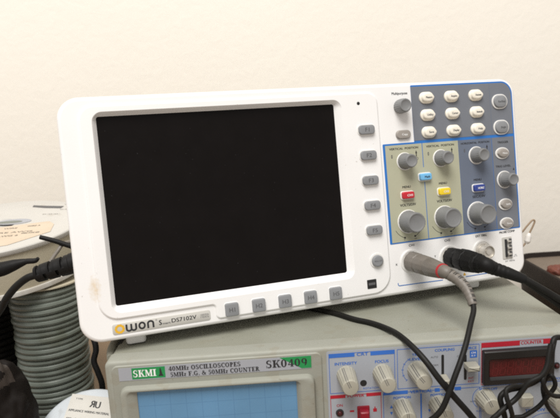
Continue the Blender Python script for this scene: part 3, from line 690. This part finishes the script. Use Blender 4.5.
PA2 = W(270.7, 1.5, 21.6)
T = thing('probe_lead', 'thick black probe plug in the middle socket with twin black leads running right', 'probe cable', PA2)
c = MB(); e2 = Vector((257.0, 41.0, 35.4)); d = (e2-Vector(PA2)).normalized()
ax_lathe(c, [(0, 6.8), (.8, 7.5), (9.5, 7.6), (10.2, 6.5), (12.0, 6.5), (12.6, 7.7), (13.4, 8.2), (21, 8.2), (21.4, 7.7), (22.2, 7.7), (22.6, 8.0), (29, 7.5), (31, 6.9), (31.5, 7.2), (34.5, 7.0), (35.0, 6.2), (38.5, 5.6)], PA2, d, 'black', 36, (3, .05)); c.build('plug', T)
E2 = Vector(PA2)+d*36
c = MB(); P_ = catmull([tuple(E2), tuple(E2+d*6), (263.4, 38.2, 32.9), (270.7, 36.0, 30.3), (277.0, 34.0, 27.8), (283.0, 32.7, 25.2)], 8); N = len(P_)
tube_r(c, P_, [(5.9-(5.9-3.3)*i/(N-1))*(1 if i % 3 or i > N-16 else .94) for i in range(N)], 'black', 20); c.build('strain_relief', T)
c = MB(); c.tube([(279.5, 33.3, 27.0), (283.0, 32.7, 25.4), (292.7, 30.0, 19.4), (305.9, 28.0, 10.6), (319.2, 24.0, 0.5), (345, 10, -30), (375, -10, -90), (395, -20, -152)], 2.4, 'cable', 12, 8); c.build('cable', T)
c = MB(); c.tube([(279.5, 33.6, 26.2), (283.0, 33.0, 24.6), (293.3, 31.5, 16.4), (307.2, 30.5, 5.6), (320.6, 28.0, -5.6), (346, 20, -50), (370, 10, -152)], 2.2, 'cable', 12, 8); c.build('cable', T)

c = MB(); LO = [(100, 110, 1.2), (118, 92, 1.2), (129.5, 77.4, 1.2), (137.9, 68.0, 1.2), (152.9, 55.6, 1.2), (165.1, 41.3, 1.2), (174.8, 32.9, 1.2), (182.2, 22.6, 1.4), (187.7, 8.6, 2.2), (192.5, -6.0, 0.6), (198.3, -17.0, -4.9), (205.2, -23.5, -14.9), (214.2, -25.0, -26.8), (223.4, -25.0, -38.6), (231.0, -24.0, -51.1), (240, -24, -80), (250, -30, -120), (258, -36, -152)]
c.tube(LO, 1.9, 'cable', 14, 8); tag(c.build('loose_cable', org=(100, 110, 1)), 'black cable from under the white oscilloscope, curving down over the beige front', 'cable')
T = thing('tangled_lead', 'tangle of twisted black leads hanging before the red counter display', 'cable', (268, -30, -20))
for pts, r_ in (([(305, -10, -12), (295, -18, -4), (285.1, -23.0, 3.5), (277.8, -26.0, 7.7), (272.1, -28.0, 8.2), (269.8, -30.0, 3.5), (269.4, -30.0, -4.0), (266.1, -31.0, -10.6), (259.0, -33.0, -15.0), (251.1, -32.0, -18.7), (243.2, -31.0, -20.8), (238.6, -32.0, -24.4), (239.7, -33.0, -31.3), (242.2, -32.0, -41.8), (248, -30, -80), (255, -34, -152)], 1.65),
                ([(268.0, -32.0, 7.0), (265.9, -34.0, 1.6), (263.9, -36.0, -4.5), (260.0, -37.0, -9.9), (253.3, -36.0, -14.3), (247.1, -35.0, -23.5), (240.8, -36.0, -27.8), (235.1, -37.0, -31.9), (230.4, -37.0, -37.9), (226, -36, -60), (228, -40, -152)], 1.55),
                ([(282, -20, -50), (272, -24, -38), (267.6, -26.5, -28), (266.8, -27.0, -21.3), (267.9, -29.0, -15.1), (269.8, -31.0, -13.6), (271.8, -31.0, -20.0), (267.7, -30.0, -27.4), (262.9, -29.0, -34.1), (255.0, -28.0, -39.9), (245.7, -27.0, -45.1), (238, -28, -80), (240, -30, -152)], 1.35),
                ([(272, -28.5, 7.4), (269.6, -31.2, 3), (268, -32.5, -3.5), (263.5, -35.2, -8.5), (260.7, -38.0, -12.6), (263.2, -37.0, -18.9), (268.0, -36.0, -23.2), (275.1, -34.0, -25.2), (284.6, -30.0, -26.2), (305, -24, -30), (330, -10, -90), (340, -10, -152)], 1.35),
                ([(256, -33, -16.5), (250, -34, -17), (243.5, -36, -15.8), (239.6, -37.2, -17.2), (239.4, -39.0, -21.6), (241.8, -39.0, -28.7), (244.1, -37.0, -40.2), (246, -38, -90), (262, -44, -152)], 1.4)):
    c = MB(); c.tube(pts, r_, 'cable', 12, 8); c.build('lead', T)

# ================================================================== left side: reels, cords
def disc(mb, cen, nrm_, prof, m, n=72, cap0=True, cap1=True, sq=None):
    a = Vector(cen); d = Vector(nrm_).normalized(); u = Vector((1, 0, 0)); u = (u-d*u.dot(d)).normalized(); v = d.cross(u)
    mb.loft([[tuple(a+d*t_+(u*math.cos(2*PI*i/n)+v*math.sin(2*PI*i/n))*r_) for i in range(n)] for r_, t_ in prof], m, cap0, cap1)
    return a, d, u, v
n1 = (0.0, -.13, 1); c1 = (-152, 200, 56.5)
T = thing('wire_reel', 'white round wire reel with a peach label lying on top of the grey-green reel', 'reel', (-152, 205, 5))
c = MB(); a, d, u, v = disc(c, c1, n1, [(80, -5.6), (82.8, -5.2), (83.5, -4.2), (83.5, -1.2), (82.8, -.3), (81.6, 0), (20, 0), (19, -1.5), (2, -1.5)], 'reel'); FL = c.build('top_flange', T)
c = MB(); disc(c, c1, n1, [(81.2, -5), (81.6, -6.5), (81.4, -22), (81.7, -38), (81.2, -40)], 'reel_side'); c.build('paper_wrap', T)
c = MB(); disc(c, c1, n1, [(80, -39.0), (83.2, -39.3), (83.5, -40.2), (83.5, -43), (82.5, -43.8), (70, -44)], 'reel'); c.build('bottom_flange', T)
def on_disc(p, q, h=.25): return tuple(a+u*p+v*q+d*h)
c = MB()
def sticker(mb, pts, m, h): mb.add([on_disc(p, q, h) for p, q in pts], [tuple(range(len(pts)))], m)
sticker(c, [(-40, -15), (8, -9), (52, 2), (60, -8), (64, -30), (38, -60), (10, -70), (-40, -64)], 'peach', .3)
c.build('sticker', FL, smooth=0)
c = MB(); sticker(c, ell(16, 7, 34, 17, 24), 'strip', .32)
sticker(c, ell(13, 6, 24, 9, 24), 'hose', .36); c.build('sticker', FL, smooth=0)
c = MB()
sticker(c, [(15, 62), (30, 57), (50, 52), (49, 45), (30, 50), (16, 56)], 'ink_soft', .34)
def dtext(mb, s_, p, q, h, wd, m, rot=0, hh=.4):
    k = MB(); k.text(s_, 0, 0, h, 0, m, width=wd, bold=.01); ca, sa = math.cos(rot), math.sin(rot)
    mb.add([on_disc(p+x*ca-z*sa, q+x*sa+z*ca, hh) for x, _, z in k.v], k.f, m)
for i, (p, q, wd) in enumerate(((22, -14, 12), (42, -10, 12), (26, -26, 40), (20, -36, 34), (46, -30, 16), (10, -46, 30))): dtext(c, 'WIRE AWG 600V'[:4+i*2], p, q, 3.2, wd, 'plug_grey', .05)
for p, q, wd in ((56, 58, 14), (58, 40, 16), (70, 30, 8), (46, 26, 18)): dtext(c, 'o-o-o-', p, q, 2.6, wd, 'plug_grey', -.1)
c.build('lettering', FL, smooth=0)

def coil(cx, cy, r_, z0, z1, pitch, rad, m, wob=.25, seg=44, n=10):
    mb = MB(); turns = (z1-z0)/pitch; N = int(turns*seg); rings = []
    for i in range(N+1):
        a_ = 2*PI*i/seg; tn = i/seg
        z = z0+tn*pitch; R_ = r_+wob*math.sin(tn*2.3)+wob*.8*math.sin(tn*.77+1.0)+.15*math.sin(a_*3+tn); z += .35*math.sin(a_+tn*1.3)
        o_ = Vector((math.cos(a_), math.sin(a_), 0)); cen = Vector((cx, cy, z))+o_*R_
        rings.append([tuple(cen+(o_*math.cos(2*PI*j/n)+Vector((0, 0, 1))*math.sin(2*PI*j/n))*rad) for j in range(n)])
    mb.loft(rings, m); return mb
T = thing('cable_reel', 'tall upright reel wound with thick grey-green cable, left of the oscilloscopes', 'reel', (-104, 183, -155))
coil(-104, 183, 29.6, -149, 1.5, 5.3, 3.1, 'hose', .6).build('wound_cable', T)
c = MB(); disc(c, (-104, 183, -155), (0, 0, 1), [(35, 0), (35, 2.5), (27, 3), (27, 158), (34, 158.4), (34, 159.6), (20, 160)], 'reel_side'); c.build('spool_core', T)
c = MB(); c.tube([ (-63.0, 165.0, -39.2), (-56.5, 158.0, -48.5), (-54.8, 155.0, -57.0), (-56.8, 152.0, -66.2), (-53.7, 150.0, -76.2), (-51.0, 149.0, -87.7), (-52.5, 149.0, -101.4), (-58.4, 151.0, -116.1), (-62, 158, -150)], 2.7, 'black', 12, 8); tag(c.build('dark_lead', org=(-40, 135, -150)), 'dark cable bend hanging between the grey-green reel and the beige oscilloscope', 'cable')
T = thing('black_cable_reel', 'dark reel wound with shiny black cable at the left edge of the photo', 'reel', (-186, 226, -155))
coil(-186, 226, 43, -149, -6, 6.0, 2.9, 'cable', .3).build('wound_cable', T)
c = MB(); disc(c, (-186, 226, -155), (0, 0, 1), [(50, 0), (50, 3), (41, 3.4), (41, 150), (49, 150.5), (49, 152.5), (20, 153)], 'black'); c.build('spool_core', T)

n2 = Vector((.10, -.74, .66)); c2 = Vector((-51, 100, -118))
T = thing('small_reel', 'bluish white round reel face with a paper label leaning at the lower left', 'reel', (-51, 118, -155))
c = MB(); a, d, u, v = disc(c, c2, n2, [(44.5, -4), (46.4, -3.6), (47, -2.6), (47, -1.2), (46.2, -.3), (44.5, 0), (10, .2), (8.5, -1.5), (2, -1.5)], 'bluewhite'); RF = c.build('front_flange', T)
c = MB(); disc(c, c2, n2, [(30, -4), (30, -36)], 'reel_side'); c.build('wound_wire', T)
c = MB(); disc(c, c2, n2, [(38, -36), (38.5, -39), (30, -40)], 'bluewhite'); c.build('rear_flange', T)
c = MB(); ang = math.radians(-9)
def rot2(p, q): return (p*math.cos(ang)-q*math.sin(ang), p*math.sin(ang)+q*math.cos(ang))
def lab(p, q): r_ = rot2(p, q); return (r_[0]-5, r_[1]+26)
c.add([on_disc(*lab(p, q), .28) for p, q in ((-17, 15), (21, 15.5), (21, -11), (-19, -12))], [(0, 1, 2, 3)], 'paper')
PL = c.build('paper_label', RF, smooth=0)
c = MB()
def ltext(s_, p, q, h, wd, m='ink', mirror=False):
    k = MB(); k.text(s_, 0, 0, h, 0, m, width=wd, bold=.02); 
    c.add([on_disc(*lab(p+(-x if mirror else x), q+z), .36) for x, _, z in k.v], k.f, m)
ltext('R', 2.2, 8.5, 5.6, 4.0, mirror=True); ltext('U', 7.0, 8.2, 5.6, 4.2)
ltext('APPLIANCE WIRING MATERIAL', 1.0, 1.6, 1.9, 35); ltext('NO. 128867', 1.0, -5.6, 2.6, 20); ltext('TYPE', -10, 11.5, 1.3, 6, 'ink_soft'); ltext('AWG', -14.5, -5.4, 1.9, 4.5)
c.build('lettering', PL, smooth=0)

T = thing('mains_cable', 'black power cord with slotted strain relief at the white oscilloscope left side', 'power cable', (-38, 61, 48))
c = MB(); p0 = Vector((-26, 62.5, 51.0)); p1 = Vector((-58.5, 60, 43.6)); P_ = [p0.lerp(p1, i/24) for i in range(25)]
dd = (p1-p0).normalized(); a_ = dd.cross(Vector((0, 0, 1))).normalized(); b_ = dd.cross(a_); n_ = 28; rings = []
prof = [(0, 7.8, 0), (.25, 7.7, 0), (.27, 7.2, 0)]
for k in range(5): t0 = .30+k*.135; prof += [(t0, 7.3-.25*k, 0), (t0+.055, 7.25-.25*k, 0), (t0+.058, 7.25-.25*k, 1+k % 2), (t0+.122, 7.15-.25*k, 1+k % 2), (t0+.125, 7.15-.25*k, 0)]
prof += [(1, 6.0, 0), (1.03, 5.2, 0)]
for t_, r_, cut in prof:
    q_ = []
    for jn in range(n_):
        an = 2*PI*jn/n_; up_ = (a_*math.cos(an)+b_*math.sin(an)); h_ = up_.z
        k = .72 if (cut == 1 and h_ > .12 or cut == 2 and h_ < -.12) else 1
        q_.append(tuple(p0.lerp(p1, t_)+up_*r_*k))
    rings.append(q_)
c.loft(rings, 'black'); c.build('plug', T)
c = MB(); c.tube([(-54, 60, 44.4), (-59.5, 60.0, 43.0), (-66.2, 60.0, 41.0), (-75.0, 61.0, 35.0), (-82.9, 62.0, 27.0), (-90.1, 64.0, 17.6), (-103, 60.0, 3.3), (-130, 48.0, -12), (-175, 45.0, -50), (-205, 50, -110), (-215, 60, -152)], 2.7, 'cable', 16, 8); c.build('cable', T)
c = MB(); c.tube([(-66.8, 86.0, 49.0), (-69.8, 86.0, 47.2), (-76.4, 86.0, 47.0), (-85.8, 86.0, 44.8), (-95.1, 86.0, 42.3), (-106.4, 87.0, 40.4), (-114.7, 88.0, 38.3), (-133.9, 90.0, 32.6), (-170, 96, 10), (-210, 100, -60), (-230, 100, -150)], [1.2, 2.0, 2.2, 4.4, 5.6, 5.9, 5.4, 3.4, 2.6, 2.4, 2.4], 'black', 16, 8)
tag(c.build('clip_boot', org=(-115, 88, 38)), 'black tapered rubber clip boot in front of the white reel at the left edge', 'clip')
c = MB(); c.tube([(-67.3, 95.0, 63.4), (-56.3, 95.0, 59.6), (-44.2, 96.0, 54.2), (-31.5, 98.0, 49.3), (-17.6, 102.0, 34), (-6, 106, 12), (4, 112, 2), (20, 130, 1.2)], [1.7, 1.9, 2.0, 2.0, 2.0, 2.0, 2.0, 2.0], 'black', 12, 8)
tag(c.build('cut_lead', org=(20, 130, 1)), 'stiff black lead end sticking out beside the white oscilloscope above its power plug', 'cable')
c = MB(); c.tube([(-60.5, 78.0, 41.5), (-57.8, 84.0, 45.9), (-54.7, 92.0, 51.5), (-50.1, 99.0, 56.6), (-40, 106, 52), (-26, 110, 20), (-16, 116, -30)], 1.5, 'plug_grey', 10, 8)
tag(c.build('grey_wire', org=(-60, 78, 41)), 'short grey wire slanting up between the power plug and black lead end', 'wire')

# dark crumpled bag, bottom left
bm = bmesh.new(); bmesh.ops.create_icosphere(bm, subdivisions=6, radius=1)
from mathutils import noise
for vv in bm.verts:
    p = vv.co.copy(); q = p*1.6+Vector((3.1, .4, 2))
    k = 1+.26*noise.noise(q)+.10*abs(noise.noise(q*2.0))+.03*noise.noise(q*4)
    vv.co = Vector((p.x*34*k, p.y*28*k, max(-66, p.z*62*k)))
mb = MB(); mb.add([tuple(vv.co+Vector((-128, 92, -88))) for vv in bm.verts], [tuple(x.index for x in f.verts) for f in bm.faces], 'bag'); bm.free()
T = thing('plastic_bag', 'dark crumpled plastic bag with a pale patch in the bottom left corner', 'bag', (-138, 96, -155))
BG = mb.build('bag_skin', T, smooth=180)
BG.data.materials.append(M['bagpale'])
for f in BG.data.polygons:
    q = f.center/MM+Vector((-138, 96, -155))
    if -108+3*math.sin(q.z*.4) < q.x < -93+2*math.sin(q.z*.7) and -52 < q.z < -24 and q.y < 92: f.material_index = 1

# ================================================================== right side: dark bin, twist tie
T = thing('dark_bin', 'dark brown open plastic bin with an orange lump, right of the beige oscilloscope', 'bin', (530, 320, -155))
ot = polyround([(446, 180), (650, 180), (650, 404), (446, 404)], [14, 14, 26, 26], 8)
c = MB()
c.loft([[(x, y_, z) for x, y_ in inset(ot, dd)] for dd, z in ((9, -155), (8, -153), (1.5, -82), (1.2, -80), (-.8, -79), (-1, -66), (.4, -63.4), (2.4, -62.6), (4.4, -63.4), (5.4, -66), (8, -71))], 'bin', True, False)
c.build('shell', T)
c = MB(); c.loft([[(x, y_, z) for x, y_ in inset(ot, dd)] for dd, z in ((5.6, -68.6), (30, -70.2), (60, -70.6))], 'bin_in', False, True); c.build('lining', T)
bm = bmesh.new(); bmesh.ops.create_icosphere(bm, subdivisions=4, radius=1)
mb = MB(); vs = []
for vv in bm.verts:
    p = vv.co; k = 1+.25*noise.noise(p*1.8)+.1*noise.noise(p*5); vs.append((466+p.x*10*k, 326+p.y*11*k, -66+max(-5, p.z*8*k)))
mb.add(vs, [tuple(x.index for x in f.verts) for f in bm.faces], 'orange'); bm.free()
tag(mb.build('orange_lump', org=(466, 326, -70), smooth=180), 'small orange-red lump lying in the dark bin at the right edge', 'lump')
T = thing('wire_tie', 'thin bent wire tie with a white tip beside the white oscilloscope right edge', 'wire tie', (320, 113, 25))
c = MB(); c.tube([(306, 118, 34), (315, 116, 35), (320.1, 115.0, 38.5), (324.2, 115.0, 43.4), (328.8, 115.0, 48.1), (330.6, 115.0, 47.0), (329.3, 115.0, 43.1), (326.9, 115.0, 38.1), (324.9, 115.0, 33.1), (323.0, 115.0, 28.5), (317, 114, 24.0), (306, 112, 22)], .75, 'tie', 8, 8); c.build('wire', T)
c = MB(); c.tube([(326.4, 114.6, 37.4), (325.6, 114.6, 35), (324.6, 114.6, 30.6), (323.8, 114.6, 28.4)], [1.1, 2.2, 2.6, 1.2], 'tapeclear', 12, 6); c.build('tip', T)

# ================================================================== camera, light
cam = bpy.data.cameras.new('camera'); co = bpy.data.objects.new('camera', cam); COL.objects.link(co)
RT = Matrix(((0.9977136001693062, -0.06052993489231506, 0.030061587102713692), (-0.040038480110778596, -0.17103566045015664, 0.9844509753993836), (-0.0544471500413082, -0.9834037471132145, -0.17306813113935346)))
r_, dn, fw = RT.col[0], RT.col[1], RT.col[2]
cm = Matrix((r_, -dn, -fw)).transposed().to_4x4(); cm.translation = Vector((105.7166, -331.0373, 148.8449))*MM
co.matrix_world = cm
cam.sensor_width = 36; cam.lens = 35.777; cam.clip_start = .01; cam.clip_end = 50
cam.dof.use_dof = True; cam.dof.focus_distance = .40; cam.dof.aperture_fstop = 18
S.camera = co
wd = bpy.data.worlds.new('World'); S.world = wd; wd.use_nodes = True
bg = wd.node_tree.nodes['Background']; bg.inputs[0].default_value = (1.0, .955, .91, 1); bg.inputs[1].default_value = .55
def area(name, loc, target, size, power, col):
    l = bpy.data.lights.new(name, 'AREA'); l.shape = 'SQUARE'; l.size = size; l.energy = power; l.color = col
    o = bpy.data.objects.new(name, l); COL.objects.link(o); o.location = loc
    o.rotation_euler = (Vector(target)-Vector(loc)).to_track_quat('-Z', 'Y').to_euler(); return o
area('ceiling_lamp', (-.12, -1.0, 1.9), (.15, .2, 0), 1.1, 61, (1.0, .975, .94))
S.view_settings.view_transform = 'Standard'; S.view_settings.look = 'None'; S.view_settings.gamma = 1; S.view_settings.exposure = 0
S.render.engine = 'CYCLES'
S.cycles.use_denoising = False
S.cycles.max_bounces = 8
S.cycles.filter_width = 2.3
